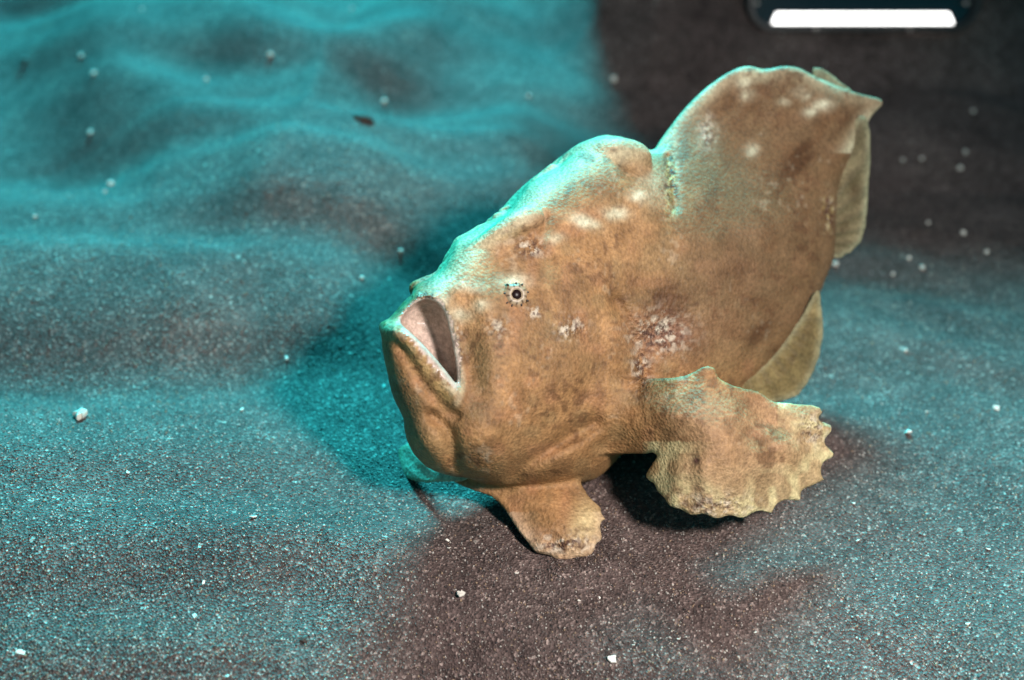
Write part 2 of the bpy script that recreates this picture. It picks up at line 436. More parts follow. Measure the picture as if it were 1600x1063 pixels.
# soft dorsal fin
wd = W0 - .006 * ss(250, 420, PY) + .006 * gauss(PX, PY, 1365, 165, 40, 40) - .004 * np.sin((PX - 1100) / 55.)
u = (PX - 1130) * .5 + (PY - 330) * .87; a = np.arctan2(PY - 420, PX - 1080)
rid = .0009 * np.cos(a * 34) * ss(330, 200, PY) if False else .0007 * np.cos(a * 30 + .6) * (1 - ss(220, 340, PY))
d_dors = add_fin(G, DORSAL, wd, .012, .0032, .055, .012, ridge=rid)
# near pectoral limb: an arm that opens into a scalloped fan
ang = np.degrees(np.arctan2(PY - 600, PX - 1085)); r = np.hypot(PX - 1085, PY - 600) / K
fan = ss(.030, .055, r)
wp = -.030 + .030 * ss(1000, 950, PX) if False else -.024 - .012 * ss(960, 1110, PX) + .030 * (PX - 1110) / 190 * ss(1080, 1200, PX) - .004 * ss(640, 800, PY) + .026 * (1 - ss(955, 1060, PX))
rid = .0009 * np.cos(np.radians(ang) * 22) * fan
d_pect = add_fin(G, PECT, wp + .0006 * np.cos(np.radians(ang) * 22 + 1.4) * fan, .0125, .0021, .034, .012, ridge=rid)
G.tube([(940, 640, skin_w(930, 640) + .034, 30), (1000, 648, -.010, 38), (1060, 648, -.022, 28), (1120, 660, -.032, 14)], .024)
# near pelvic foot
zc = lambda py, dz=0: 0
wv = .004 - .026 * ss(745, 870, PY)
ang2 = np.degrees(np.arctan2(PY - 740, PX - 810))
d_pelv = add_fin(G, PELV, wv, .0115, .0030, .022, .005, ridge=.0008 * np.cos(np.radians(ang2) * 20) * ss(800, 850, PY))
# dorsal spines lying back as fleshy flaps, snout flap, brow ridge
G.tube([(880, 262, skin_w(900, 262) + .030, 14), (915, 246, .016, 24), (958, 240, .009, 26), (990, 243, .012, 23), (1004, 248, .016, 15)], .0025)
G.tube([(735, 392, skin_w(745, 395) + .006, 8), (780, 366, skin_w(785, 372) + .001, 16), (822, 342, skin_w(825, 350) - .001, 20), (836, 340, skin_w(838, 350) + .001, 15)], .0025)
G.tube([(655, 455, W0[60, 0] * 0 - .018, 5), (672, 446, -.024, 8), (690, 436, -.024, 8), (702, 428, -.018, 6)], .003)
G.tube([(706, 415, -.020, 8), (725, 385, -.012, 12), (770, 358, .002, 12), (812, 312, .014, 12), (850, 280, .020, 11), (885, 258, .024, 9)], .006)
for bx_, by_ in catmull([(648, 448), (690, 424), (712, 384), (760, 352), (806, 316), (850, 274), (890, 248)], 5, False):
    i_ = np.searchsorted(G.px, bx_); j_ = np.searchsorted(G.py, by_); r_ = rng.uniform(5, 11)
    ww_ = float(W0[i_, j_]) + rng.uniform(-.004, .004)
    G.tube([(bx_, by_ + r_ * .25, ww_, r_), (bx_ + rng.uniform(3, 14), by_ + r_ * .3 - rng.uniform(0, 8), ww_, r_ * .8)], .0022)
# mouth: carve the gape, then lay the lips round it
MOUTH = [(626, 503), (634, 490), (648, 476), (668, 468), (688, 476), (700, 496), (710, 530), (716, 565), (717, 596), (710, 604), (690, 584), (666, 556), (644, 530), (630, 513)]
dmm, _ = sdf2(PX, PY, catmull(MOUTH, 4)); dm_ = dmm / K
phm = np.where(dm_ > 0, np.clip(dm_ / .012, 0, 1) ** .55, dm_ / .006)
WM = WF.copy(); 
sl, fm = G.sheet(phm, -.052 + .0 * PX, .060, .0165 - .003 * ss(560, 610, PY), dm_ > -.006)
G.cut(sl, fm, .003)
MOUTHF = np.full(G.F.shape, 1.0, np.float32); MOUTHF[sl] = fm
sk = skin_w
G.tube([(600, 511, -.034, 9), (622, 519, sk(640, 540) + .004, 10), (652, 545, sk(662, 560) + .003, 11), (682, 580, sk(690, 600) + .001, 12), (706, 612, sk(712, 625) + .000, 12), (714, 628, sk(718, 632) + .002, 9)], .004)
G.tube([(690, 468, sk(705, 470) + .003, 5), (703, 492, sk(716, 495) + .001, 6), (712, 530, sk(722, 530), 7), (719, 570, sk(727, 570), 7), (722, 605, sk(728, 605), 7), (716, 628, sk(722, 630), 8)], .0035)
G.tube([(606, 505, -.026, 5), (622, 488, -.024, 5), (640, 470, -.022, 6), (662, 460, -.022, 6), (684, 461, -.022, 6), (695, 472, sk(708, 472) + .004, 6)], .0035)
px, py, w, faces = G.nets()
ii = np.clip(np.round((px - G.px[0]) / (h * K)).astype(int), 0, len(G.px) - 1)
jj = np.clip(np.round((py - G.py[0]) / (h * K)).astype(int), 0, len(G.py) - 1)
kk = np.clip(np.round((w - G.w[0]) / h).astype(int), 0, len(G.w) - 1)
mouth_in = MOUTHF[ii, jj, kk] < .0016
P3 = smooth_mesh(np.stack([px / K, py / K, w], -1), faces, 3, .45)
px, py, w = P3[:, 0] * K, P3[:, 1] * K, P3[:, 2]
BODY_V = pw(px, py, D + w)
del MOUTHF

# ---- skin colours (the animal's markings, plus flash falloff painted into the flank)
def mixc(c, m, col): return c * (1 - m[:, None]) + np.array(col) * m[:, None]
def vnoise(px, py, s, seed):
    r = np.random.default_rng(seed); t = r.random((64, 64))
    x, y = px / s, py / s; i, j = np.floor(x).astype(int), np.floor(y).astype(int); a, b = x - i, y - j
    a, b = a * a * (3 - 2 * a), b * b * (3 - 2 * b)
    g = lambda p, q: t[p % 64, q % 64]
    return (g(i, j) * (1 - a) + g(i + 1, j) * a) * (1 - b) + (g(i, j + 1) * (1 - a) + g(i + 1, j + 1) * a) * b
def paint(px, py, kind='body', mouth=None):
    n = len(px); c = np.tile(np.array([.300, .158, .066]), (n, 1))
    n1 = vnoise(px, py, 38, 1); n2 = vnoise(px, py, 17, 2); n3 = vnoise(px, py, 90, 3); n4 = vnoise(px, py, 8, 4)
    c = mixc(c, .8 * ss(.45, .8, n3), (.215, .118, .052)); c = mixc(c, .55 * ss(.55, .85, n1), (.39, .205, .088))
    c = mixc(c, .45 * ss(.6, .85, n2), (.19, .092, .036))
    n5 = vnoise(px, py, 130, 12); n6 = vnoise(px, py, 26, 13)
    c = mixc(c, .5 * ss(.5, .8, n5), (.29, .175, .085)); c = mixc(c, .4 * ss(.6, .9, n6), (.33, .15, .075)); c = mixc(c, .35 * ss(.4, .15, n6), (.22, .15, .07))
    # greyer flank and dorsal fin, darkened as painted flash falloff; cheek left brighter
    c = mixc(c, .75 * ss(960, 1150, px) * ss(640, 480, py), (.118, .068, .034))
    pf = ss(1010, 1090, px) * ss(590, 640, py); c = mixc(c, .55 * pf, (.30, .185, .105))
    blot = ss(.56, .78, vnoise(px, py, 48, 41)) * ss(.3, .65, vnoise(px, py, 15, 42)); c = mixc(c, .5 * blot, (.13, .062, .026))
    aux = np.zeros((n, 3))
    G2 = lambda cx, cy, rx, ry, an=0: gauss(px, py, cx, cy, rx, ry, an)
    pale = 0
    for cx, cy, rx, ry, an, s in [(912, 346, 22, 9, 20, .9), (928, 352, 13, 8, 0, .6), (962, 334, 18, 10, 0, .8), (998, 306, 15, 9, 0, .8), (866, 372, 14, 8, 0, .6), (802, 440, 22, 12, 0, .75), (728, 446, 26, 9, 10, .85),
                                  (752, 478, 14, 9, 0, .6), (716, 492, 20, 12, 0, .5), (1172, 148, 12, 10, 0, .8), (1166, 128, 13, 10, 0, .7), (1252, 146, 13, 9, 0, .8), (1288, 166, 16, 9, 0, .9), (1268, 176, 12, 8, 0, .6),
                                  (1106, 210, 14, 22, 0, .6), (1175, 235, 10, 10, 0, .45), (1228, 160, 10, 6, 0, .5), (700, 440, 16, 10, -30, .8), (690, 470, 12, 16, 0, .6), (1020, 290, 22, 30, 0, .35), (820, 335, 22, 14, 0, .5)]:
        pale = np.maximum(pale, s * G2(cx, cy, rx, ry, an) * (.55 + .9 * n4))
    c = mixc(c, np.clip(pale * 1.15, 0, 1), (.56, .52, .37))
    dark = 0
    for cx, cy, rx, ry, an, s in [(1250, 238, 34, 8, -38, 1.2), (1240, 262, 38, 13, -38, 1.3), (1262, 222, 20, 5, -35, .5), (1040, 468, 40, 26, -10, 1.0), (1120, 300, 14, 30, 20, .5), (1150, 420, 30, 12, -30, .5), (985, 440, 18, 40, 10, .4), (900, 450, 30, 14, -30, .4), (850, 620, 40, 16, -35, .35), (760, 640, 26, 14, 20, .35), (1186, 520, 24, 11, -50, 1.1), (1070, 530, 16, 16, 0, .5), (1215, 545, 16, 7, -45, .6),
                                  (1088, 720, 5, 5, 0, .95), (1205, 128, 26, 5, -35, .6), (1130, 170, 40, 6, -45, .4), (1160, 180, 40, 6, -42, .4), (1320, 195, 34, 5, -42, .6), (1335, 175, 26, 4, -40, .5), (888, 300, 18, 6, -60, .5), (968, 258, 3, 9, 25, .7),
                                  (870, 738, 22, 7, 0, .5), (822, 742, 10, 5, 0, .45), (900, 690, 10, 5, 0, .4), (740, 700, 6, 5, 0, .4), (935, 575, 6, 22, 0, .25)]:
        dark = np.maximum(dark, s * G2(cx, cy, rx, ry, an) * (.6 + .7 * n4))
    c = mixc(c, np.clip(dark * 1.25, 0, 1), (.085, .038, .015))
    sa = np.arctan2(py - 430, px - 1060); strk = ss(.35, .8, .5 + .5 * np.cos(sa * 34 + 3 * n3)) * (1 - ss(200, 310, py)) * (px > 1040) * ss(.25, .6, n1)
    c = mixc(c, .7 * strk, (.13, .065, .028))
    # yellowish, pale rims of the fan and the foot
    red = G2(1215, 690, 70, 26, 30) * ss(.4, .75, n2); c = mixc(c, .28 * red, (.46, .22, .13))
    mot = ss(.42, .75, n2)
    def rim(poly, wd_, cond):
        dd, _ = seg_dist(px, py, catmull(poly, 3), True); return np.exp(-(dd / wd_) ** 2) * cond
    rp = rim(PECT, 46, ((px > 1005) & (py > 690)) | (px > 1215)) * np.where(py > 560, 1, 0)
    c = mixc(c, np.clip(.35 * rp + .75 * rp * mot, 0, 1), (.52, .43, .23))
    c = mixc(c, .95 * G2(1088, 720, 6, 6), (.06, .02, .02))
    rv = rim(PELV, 22, py > 800) * (py < 885) * (px < 960)
    c = mixc(c, .65 * rv, (.58, .40, .26)); c = mixc(c, .8 * G2(915, 815, 22, 34, 20), (.62, .48, .25))
    rd = rim(DORSAL, 16, (py < 240) & (px > 1010)); c = mixc(c, np.clip(.75 * rd * (.4 + n1), 0, 1), (.50, .45, .30))
    ridge = rim([(690, 440), (716, 385), (768, 350), (812, 310), (860, 270), (935, 215), (1005, 228), (960, 240), (880, 270), (830, 320), (770, 365), (720, 410)], 20, py < 460)
    c = mixc(c, .6 * ridge, (.50, .46, .30))
    # lips
    lo = groove(px, py, [(600, 510), (628, 520), (660, 550), (690, 588), (710, 612)], 9); c = mixc(c, .55 * lo * ss(.3, .6, n4), (.62, .55, .38))
    c = mixc(c, .5 * groove(px, py, [(604, 520), (640, 546), (676, 592), (700, 622)], 8), (.36, .24, .09))
    li = groove(px, py, [(702, 495), (712, 535), (719, 575), (722, 605), (714, 630)], 6); c = mixc(c, .5 * li, (.50, .40, .26))
    # rough pore fields: around the gill, brow, cheek
    spk = 0
    for cx, cy, rx, ry, s in [(1028, 522, 42, 30, 1), (1002, 575, 14, 36, .8), (828, 388, 20, 14, 1), (835, 488, 12, 9, .9), (778, 512, 16, 16, .6), (890, 512, 22, 16, .8), (1048, 275, 10, 45, 1), (1294, 332, 8, 26, 1), (1106, 208, 12, 24, .6), (715, 545, 8, 40, .7), (660, 464, 26, 7, .8), (755, 715, 20, 10, .3), (880, 850, 46, 14, .9), (1120, 790, 60, 16, .7), (1270, 670, 22, 22, .7)]:
        spk = np.maximum(spk, s * G2(cx, cy, rx, ry))
    aux[:, 0] = np.clip(spk, 0, 1); c = mixc(c, .6 * G2(1040, 516, 34, 20, -25), (.10, .038, .025))
    c = mixc(c, .55 * G2(1035, 525, 55, 34), (.27, .115, .075))
    c = mixc(c, .8 * G2(1048, 285, 6, 42) * ss(.4, .7, n4), (.45, .28, .08))
    s5 = vnoise(px, py, 6.5, 21); s6 = vnoise(px, py, 4.5, 22); f_ = np.clip(aux[:, 0] * 1.3, 0, 1)
    c = mixc(c, .9 * f_ * ss(.60, .72, s5), (.55, .46, .36)); c = mixc(c, .9 * f_ * ss(.38, .26, s6), (.06, .022, .016))
    yb = np.maximum(G2(1048, 285, 9, 46), G2(1294, 332, 7, 26)); c = mixc(c, .85 * yb * ss(.45, .6, s5), (.50, .36, .12)); c = mixc(c, .8 * yb * ss(.45, .3, s6), (.09, .035, .015))
    # stray flecks over the whole skin
    fl = vnoise(px, py, 9, 31) * vnoise(px, py, 60, 32); c = mixc(c, .55 * ss(.52, .62, fl), (.10, .045, .02))
    fl = vnoise(px, py, 7, 33) * vnoise(px, py, 50, 34); c = mixc(c, .22 * ss(.56, .70, fl), (.46, .36, .25))
    if mouth is not None:
        c = np.where(mouth[:, None], np.array([.46, .35, .29]) * (1 + .25 * (n2 - .5))[:, None], c); aux[:, 1] = mouth
    return c, aux

def skin_material(name, trans=0.0):
    s = NT(name); co = s.coord(); A = s.attr('skin'); X_ = s.attr('aux')
    sep = s.new('ShaderNodeSeparateColor'); s.link(X_.outputs['Color'], sep.inputs[0])
    spk, wet = sep.outputs[0], sep.outputs[1]
    v = s.vor(560, co); n = s.noise(430, 4, .65, co); n2 = s.noise(70, 4, .6, co); v2 = s.vor(760, co); v3 = s.vor(300, co)
    c = s.mix(1, A.outputs['Color'], s.ramp(n.outputs[0], [(.30, .66), (.5, 1.0), (.70, 1.34)]), 'MULTIPLY')
    c = s.mix(1, c, s.ramp(n2.outputs[0], [(.3, (.80, .78, .74)), (.7, (1.18, 1.18, 1.2))]), 'MULTIPLY')
    c = s.mix(s.math('MULTIPLY', s.ramp(v.outputs['Distance'], [(.0, 1), (.35, 0)]), .22), c, (.16, .08, .04))
    clus = s.ramp(v3.outputs['Distance'], [(.25, 1), (.6, .15)]); hi = s.math('MULTIPLY', s.math('MULTIPLY', s.ramp(v2.outputs['Color'], [(.60, 0), (.8, 1)]), spk), clus)
    lo = s.math('MULTIPLY', s.ramp(v2.outputs['Color'], [(.22, 1), (.40, 0)]), spk)
    c = s.mix(s.math('MULTIPLY', hi, .75), c, (.56, .47, .37)); c = s.mix(s.math('MULTIPLY', lo, .9), c, (.06, .025, .018))
    s.link(c, s.b.inputs['Base Color'])
    ro = s.mix(wet, .62, .28); s.link(ro, s.b.inputs['Roughness'])
    s.b.inputs['Specular IOR Level'].default_value = .3
    
    dry = s.math('SUBTRACT', 1, s.math('MULTIPLY', wet, .93))
    hh = s.math('ADD', s.math('MULTIPLY', n.outputs[0], 1.3), s.math('MULTIPLY', v.outputs['Distance'], .8))
    hh = s.math('ADD', hh, s.math('MULTIPLY', s.math('MULTIPLY', v2.outputs['Distance'], spk), 2.0))
    s.link(s.bump(s.math('MULTIPLY', hh, dry), .55, .0010), s.b.inputs['Normal'])
    if trans:
        t = s.new('ShaderNodeBsdfTranslucent'); s.link(c, t.inputs[0]); mx = s.new('ShaderNodeMixShader'); mx.inputs[0].default_value = trans
        s.link(s.b.outputs[0], mx.inputs[1]); s.link(t.outputs[0], mx.inputs[2]); s.link(mx.outputs[0], s.n['Material Output'].inputs[0])
    return s.m
M_SKIN = skin_material('frogfish_skin'); M_FIN = skin_material('fin_skin', .35)

base, _ = on_sand(880, 872)
fish = empty('frogfish', tuple(map(float, base)))
tag(fish, 'tan frogfish with gaping mouth and fan shaped pectoral fin standing on the sand', 'fish')
body = mesh_obj('body', BODY_V, faces, M_SKIN, fish)
c, aux = paint(px, py, 'body', mouth_in); set_attr(body, 'skin', c); set_attr(body, 'aux', aux)

def thin_fin(name, poly, box, w0f, Tmax, Tedge, R, ridge, tint, label=None, hh=.0008, mat=None):
    e_ = catmull(poly, 5); k_ = np.arange(len(e_)); ctr_ = e_.mean(0); dv_ = e_ - ctr_; e_ = ctr_ + dv_ * (1 + .014 * np.sin(k_ * 1.45 + .8 * np.sin(k_ * .31)))[:, None]
    poly = e_[::2]
    g = Grid(*box, hh); ww = w0f(g.PX, g.PY)
    add_fin(g, poly, ww, Tmax, Tedge, R, .001, ridge=ridge(g.PX, g.PY))
    x, y, w_, f_ = g.nets(); P = smooth_mesh(np.stack([x / K, y / K, w_], -1), f_, 3, .5); x, y, w_ = P[:, 0] * K, P[:, 1] * K, P[:, 2]
    o = mesh_obj(name, pw(x, y, D + w_), f_, mat or M_FIN, fish)
    n1 = vnoise(x, y, 30, 9); n2 = vnoise(x, y, 14, 10)
    c = np.tile(np.array(tint), (len(x), 1)); c = mixc(c, .5 * ss(.5, .8, n1), np.array(tint) * .62); c = mixc(c, .4 * ss(.6, .85, n2), np.array(tint) * 1.35)
    c = mixc(c, .75 * gauss(x, y, 1336, 300, 12, 26, -10) + .6 * gauss(x, y, 1318, 352, 9, 20, 15) + .5 * gauss(x, y, 1262, 520, 8, 26, 10) + .5 * gauss(x, y, 1238, 560, 7, 24, 25), (.10, .06, .025))
    x0_, y0_ = {'caudal_fin': (1240, 380), 'anal_fin': (1130, 470)}.get(name, (1180, 300)); ra = np.cos(np.arctan2(y - y0_, x - x0_) * 30); c = mixc(c, .45 * ss(.1, .9, ra), np.array(tint) * .5)
    dd, _ = seg_dist(x, y, catmull(poly, 3), True); c = mixc(c, .6 * np.exp(-(dd / 8) ** 2), (.42, .42, .27))
    set_attr(o, 'skin', c); a = np.zeros((len(x), 3)); set_attr(o, 'aux', a)
    if label: o['label'] = label
    return o, (x, y, c)
CAUD = [(1255, 330), (1290, 250), (1320, 205), (1345, 180), (1358, 195), (1361, 240), (1357, 300), (1354, 345), (1345, 378), (1325, 397), (1308, 405), (1290, 400), (1265, 390)]
thin_fin('caudal_fin', CAUD, (1240, 1375, 165, 420, .075, .14), lambda X, Y: .105 + (X - 1300) / K * .25, .006, .0013, .02,
         lambda X, Y: .0011 * np.cos(np.arctan2(Y - 380, X - 1240) * 30), (.25, .20, .11), 'pale greenish translucent tail fin')
ANAL = [(1150, 600), (1200, 560), (1245, 505), (1270, 460), (1281, 455), (1284, 480), (1287, 515), (1282, 550), (1272, 580), (1258, 605), (1240, 622), (1200, 632), (1160, 632)]
thin_fin('anal_fin', ANAL, (1135, 1300, 440, 645, .04, .12), lambda X, Y: .066 + (X - 1200) / K * .35, .006, .0013, .02,
         lambda X, Y: .0011 * np.cos(np.arctan2(Y - 470, X - 1130) * 30), (.27, .20, .085), 'thin yellowish anal fin')
DTIP = [(1262, 170), (1268, 128), (1270, 106), (1284, 107), (1300, 116), (1316, 130), (1332, 142), (1335, 170)]
thin_fin('caudal_fin_tip', DTIP, (1250, 1345, 95, 180, .09, .14), lambda X, Y: .118 + 0 * X, .003, .0011, .01,
         lambda X, Y: .0004 * np.cos((X + Y) / 6.), (.30, .27, .17), 'upper tip of the tail fin behind the dorsal fin')
FPELV = [(624, 700), (622, 720), (625, 738), (640, 750), (660, 755), (690, 754), (730, 750), (730, 715), (690, 700), (655, 690)]
thin_fin('pelvic_fin', FPELV, (612, 745, 675, 765, -.04, .09), lambda X, Y: .036 - .00028 * (Y - 700) - .050 * (X - 640) / 100, .006, .0016, .016,
         lambda X, Y: .0006 * np.cos((X - Y) / 5.), (.60, .56, .44), 'far pelvic fin')

# eye: a dome set in the skin, pale petals round a dark pupil
def eye():
    w_e = sk(806, 461)
    c0 = pw(np.array(806.), np.array(461.), np.array(D + w_e))
    # near-skin normal
    e = 5
    pts = [pw(np.array(806. + a), np.array(461. + b), np.array(D + sk(806 + a, 461 + b))) for a, b in ((-e, 0), (e, 0), (0, -e), (0, e))]
    nrm = np.cross(pts[1] - pts[0], pts[2] - pts[3]); nrm /= np.linalg.norm(nrm)
    if nrm @ FWD > 0: nrm = -nrm
    nrm = nrm * .5 - FWD * .5; nrm /= np.linalg.norm(nrm)
    q = Vector(nrm).to_track_quat('Z', 'Y').to_matrix(); Q = np.array(q)
    def lathe(prof, seg=36, wob=None):
        V = []; F = []
        for i, (r, z) in enumerate(prof):
            for k in range(seg):
                a = 2 * math.pi * k / seg; rr = r * (1 + (wob(a, i) if wob else 0)); V.append((rr * math.cos(a), rr * math.sin(a), z))
        for i in range(len(prof) - 1):
            for k in range(seg): F.append((i * seg + k, i * seg + (k + 1) % seg, (i + 1) * seg + (k + 1) % seg, (i + 1) * seg + k))
        F.append(tuple((len(prof) - 1) * seg + k for k in range(seg)))
        return np.array(V), F
    u_ = 1 / K
    off = c0 + nrm * .0012
    V, F = lathe([(18 * u_, -3.5 * u_), (16 * u_, -.3 * u_), (13 * u_, 2.4 * u_), (10 * u_, 3.4 * u_), (7.6 * u_, 2.6 * u_), (6.6 * u_, .6 * u_)], 36, lambda a, i: .05 * math.sin(3 * a + i) + .04 * math.sin(7 * a))
    s = NT('eye_iris'); g = s.coord()
    sepx = s.new('ShaderNodeAttribute'); sepx.attribute_name = 'iris'; s.link(sepx.outputs['Color'], s.b.inputs['Base Color']); s.b.inputs['Roughness'].default_value = .45
    iris = mesh_obj('eye', off + V @ Q.T, F, s.m, fish)
    ang = np.arctan2(V[:, 1], V[:, 0]); rr = np.hypot(V[:, 0], V[:, 1]) * K
    pet = .5 + .5 * np.cos(ang * 9 + .5)
    colr = np.tile(np.array([.33, .245, .16]), (len(V), 1))
    colr = mixc(colr, ss(.7, .95, 1 - pet) * ss(8, 12, rr), (.05, .025, .015)); colr = mixc(colr, ss(14, 17, rr) * .7, (.38, .20, .10))
    set_attr(iris, 'iris', colr); iris['label'] = 'small eye with pale radiating petals'
    V, F = lathe([(7.4 * u_, 0), (7.2 * u_, 1.6 * u_), (5.5 * u_, 2.6 * u_), (3 * u_, 3.3 * u_), (1 * u_, 3.5 * u_)], 28)
    p = NT('pupil'); p.b.inputs['Base Color'].default_value = (.012, .005, .005, 1); p.b.inputs['Roughness'].default_value = .3; p.b.inputs['Specular IOR Level'].default_value = .12
    o = mesh_obj('pupil', off + V @ Q.T, F, p.m, iris)
    # dark skin beads in a ring round the eye
    M = NT('eye_bead'); M.b.inputs['Base Color'].default_value = (.02, .01, .008, 1); M.b.inputs['Roughness'].default_value = .5
    for k in range(9):
        a = 2 * math.pi * (k + .3 * rng.uniform(-1, 1)) / 9; r = (17 + rng.uniform(-1.5, 2.5)) * u_
        V, F = lathe([(1.7 * u_, -2.0 * u_), (1.5 * u_, .0), (.7 * u_, .6 * u_)], 8)
        V = V * np.array([1.5, .9, 1]); R2 = np.array([[math.cos(a), -math.sin(a), 0], [math.sin(a), math.cos(a), 0], [0, 0, 1]])
        mesh_obj('eye_bead', off + (V @ R2.T + np.array([math.cos(a) * r, math.sin(a) * r, 0])) @ Q.T, F, M.m, iris)
eye()

# ------------------------------------------------------------------ dive light standing behind the fish
def plain(name, col, rough, metal=0, noise=0):
    s = NT(name); co = s.coord(); n = s.noise(40, 4, .6, co)
    c = s.mix(1, col, s.ramp(n.outputs[0], [(.3, 1 - noise), (.7, 1 + noise)]), 'MULTIPLY')
    s.link(c, s.b.inputs['Base Color']); s.b.inputs['Roughness'].default_value = rough; s.b.inputs['Metallic'].default_value = metal
    return s.m
M_BLACK = plain('black_housing', (.006, .006, .008), .5, 0, .3)
M_GLASS = plain('dark_front_glass', (.006, .006, .009), .12)
M_STEEL = plain('screw_steel', (.35, .32, .3), .35, 1, .2)
em = NT('light_bar_glow'); em.b.inputs['Base Color'].default_value = (.9, .9, .9, 1); em.b.inputs['Emission Color'].default_value = (1, .98, .95, 1); em.b.inputs['Emission Strength'].default_value = 1.6
def rrect(w, h_, r, n=8):
    out = []
    for cx, cy, a0 in ((w / 2 - r, h_ / 2 - r, 0), (-w / 2 + r, h_ / 2 - r, 90), (-w / 2 + r, -h_ / 2 + r, 180), (w / 2 - r, -h_ / 2 + r, 270)):
        for k in range(n + 1):
            a = math.radians(a0 + 90 * k / n); out.append((cx + r * math.cos(a), cy + r * math.sin(a)))
    return np.array(out)
def dive_light():
    T = 1.14; sc = T / D / K                                 # metres per photo pixel there
    o0 = pw(np.array(1375.), np.array(-362.), np.array(T))
    foot = np.array([o0[0] - 12 * sc, o0[1] + .03, 0]); foot[2] = sand_h(foot[0], foot[1])
    root = empty('dive_light', tuple(map(float, foot)))
    tag(root, 'black dive light with screwed bezel and glowing white bar, on a dark post', 'light')
    tilt = math.radians(14)
    ax, ay, az = RGT, np.array([0, math.sin(tilt), math.cos(tilt)]), np.array([0, -math.cos(tilt), math.sin(tilt)])   # az points to the camera
    W = lambda a: o0 + np.outer(a[:, 0], ax) + np.outer(a[:, 1], ay) + np.outer(a[:, 2], az)
    def ring(profile, name, mat, close_first=False, close_last=False):
        V = []; F = []; n = len(profile[0][0])
        for pts, z in profile:
            V += [(p[0], p[1], z) for p in pts]
        for i in range(len(profile) - 1):
            for k in range(n): F.append((i * n + k, i * n + (k + 1) % n, (i + 1) * n + (k + 1) % n, (i + 1) * n + k))
        if close_first: F.append(tuple(range(n))[::-1])
        if close_last: F.append(tuple((len(profile) - 1) * n + k for k in range(n)))
        return mesh_obj(name, W(np.array(V)), F, mat, root, False)
    w, hgt = 384 * sc, 800 * sc  # unseen upper part made tall to shade the sand on the right
    r = lambda dw, rad: rrect(w - dw * sc, hgt - dw * sc, rad * sc)
    ring([(r(60, 30), -.10), (r(10, 42), -.085), (r(4, 46), -.01), (r(4, 46), .0)], 'housing', M_BLACK, True, True)
    ring([(r(0, 48), .001), (r(0, 48), .008), (r(6, 45), .011), (r(24, 30), .011), (r(28, 28), .006)], 'bezel', M_BLACK)
    V = np.array([(p[0], p[1], .0035) for p in r(28, 28)]); mesh_obj('front_glass', W(V), [tuple(range(len(V)))], M_GLASS, root, False)
    # the glowing bar: a wedge along the lower inside edge of the bezel
    y0 = -hgt / 2 + 14 * sc; x0 = 147 * sc; x1 = 141 * sc; hh = 17 * sc
    B = np.array([(-x0, y0, .0125), (x0, y0, .0125), (x1, y0 + hh, .0065), (-x1, y0 + hh, .0065), (-x0, y0, .004), (x0, y0, .004), (x1, y0 + hh, .004), (-x1, y0 + hh, .004)])
    mesh_obj('light_bar', W(B), [(0, 1, 2, 3), (5, 4, 7, 6), (4, 5, 1, 0), (3, 2, 6, 7), (1, 5, 6, 2), (4, 0, 3, 7)], em.m, root, False)
    for sx, sy in ((-177, -353), (165, -353), (-77, -394.5), (76, -394.5), (-77, 394.5), (76, 394.5), (-177, 353), (165, 353)):
        V = []; F = []
        prof = [(3.8, .010), (3.8, .0128), (2.8, .0142), (1.4, .0142), (1.2, .0130)]
        for i, (rr, z) in enumerate(prof):
            for k in range(10): V.append((sx * sc + rr * sc * math.cos(k * .6283), sy * sc + rr * sc * math.sin(k * .6283), z))
        for i in range(len(prof) - 1):
            for k in range(10): F.append((i * 10 + k, i * 10 + (k + 1) % 10, i * 10 + 10 + (k + 1) % 10, i * 10 + 10 + k))
        F.append(tuple(range(40, 50))); mesh_obj('screw', W(np.array(V)), F, M_STEEL, root)
    for sx in (-1, 1):                                       # unseen panels and grips, added to widen the shadow on the sand
        for nm, prof in (('shade_panel', [(.115, .17, .05, .008), (.27, .17, .05, .008)]),):
            B = np.array([(sx * x_, y_ + b, -.05 + c_) for x_, y_, b_, t_ in prof for b in (-.34, .05) for c_ in (-.01, .01)])
            mesh_obj('shade_panel', W(B), [(0, 1, 3, 2), (4, 6, 7, 5), (0, 4, 5, 1), (2, 3, 7, 6), (0, 2, 6, 4), (1, 5, 7, 3)], M_BLACK, root, False)
        V = []; F = []; pr = [(.0, .02), (.01, .032), (.10, .036), (.2, .034), (.29, .032), (.30, .02)]
        for i, (yy, rr) in enumerate(pr):
            for k in range(16): V.append((sx * .29 + rr * math.cos(k * math.pi / 8), yy + .03, -.05 + rr * math.sin(k * math.pi / 8)))
        for i in range(len(pr) - 1):
            for k in range(16): F.append((i * 16 + k, i * 16 + (k + 1) % 16, i * 16 + 16 + (k + 1) % 16, i * 16 + 16 + k))
        F += [tuple(range(16))[::-1], tuple(range(80, 96))]; mesh_obj('shade_grip', W(np.array(V)), F, M_BLACK, root)
    # post down to the sand
    top = o0 + ay * (-hgt / 2 + .004) - az * .045 - RGT * 8 * sc
    bot = foot - np.array([0, 0, .03]); V = []; F = []
    rad = [26 * sc, 30 * sc, 27 * sc, 27 * sc, 33 * sc]; ts = [0, .06, .12, .8, 1]
    for t, rr in zip(ts, rad):
        c_ = top + (bot - top) * t
        for k in range(20): V.append(c_ + np.array([rr * math.cos(k * math.pi / 10), rr * math.sin(k * math.pi / 10), 0]))
    for i in range(4):
        for k in range(20): F.append((i * 20 + k, i * 20 + (k + 1) % 20, i * 20 + 20 + (k + 1) % 20, i * 20 + 20 + k))
    F += [tuple(range(20))[::-1], tuple(range(80, 100))]
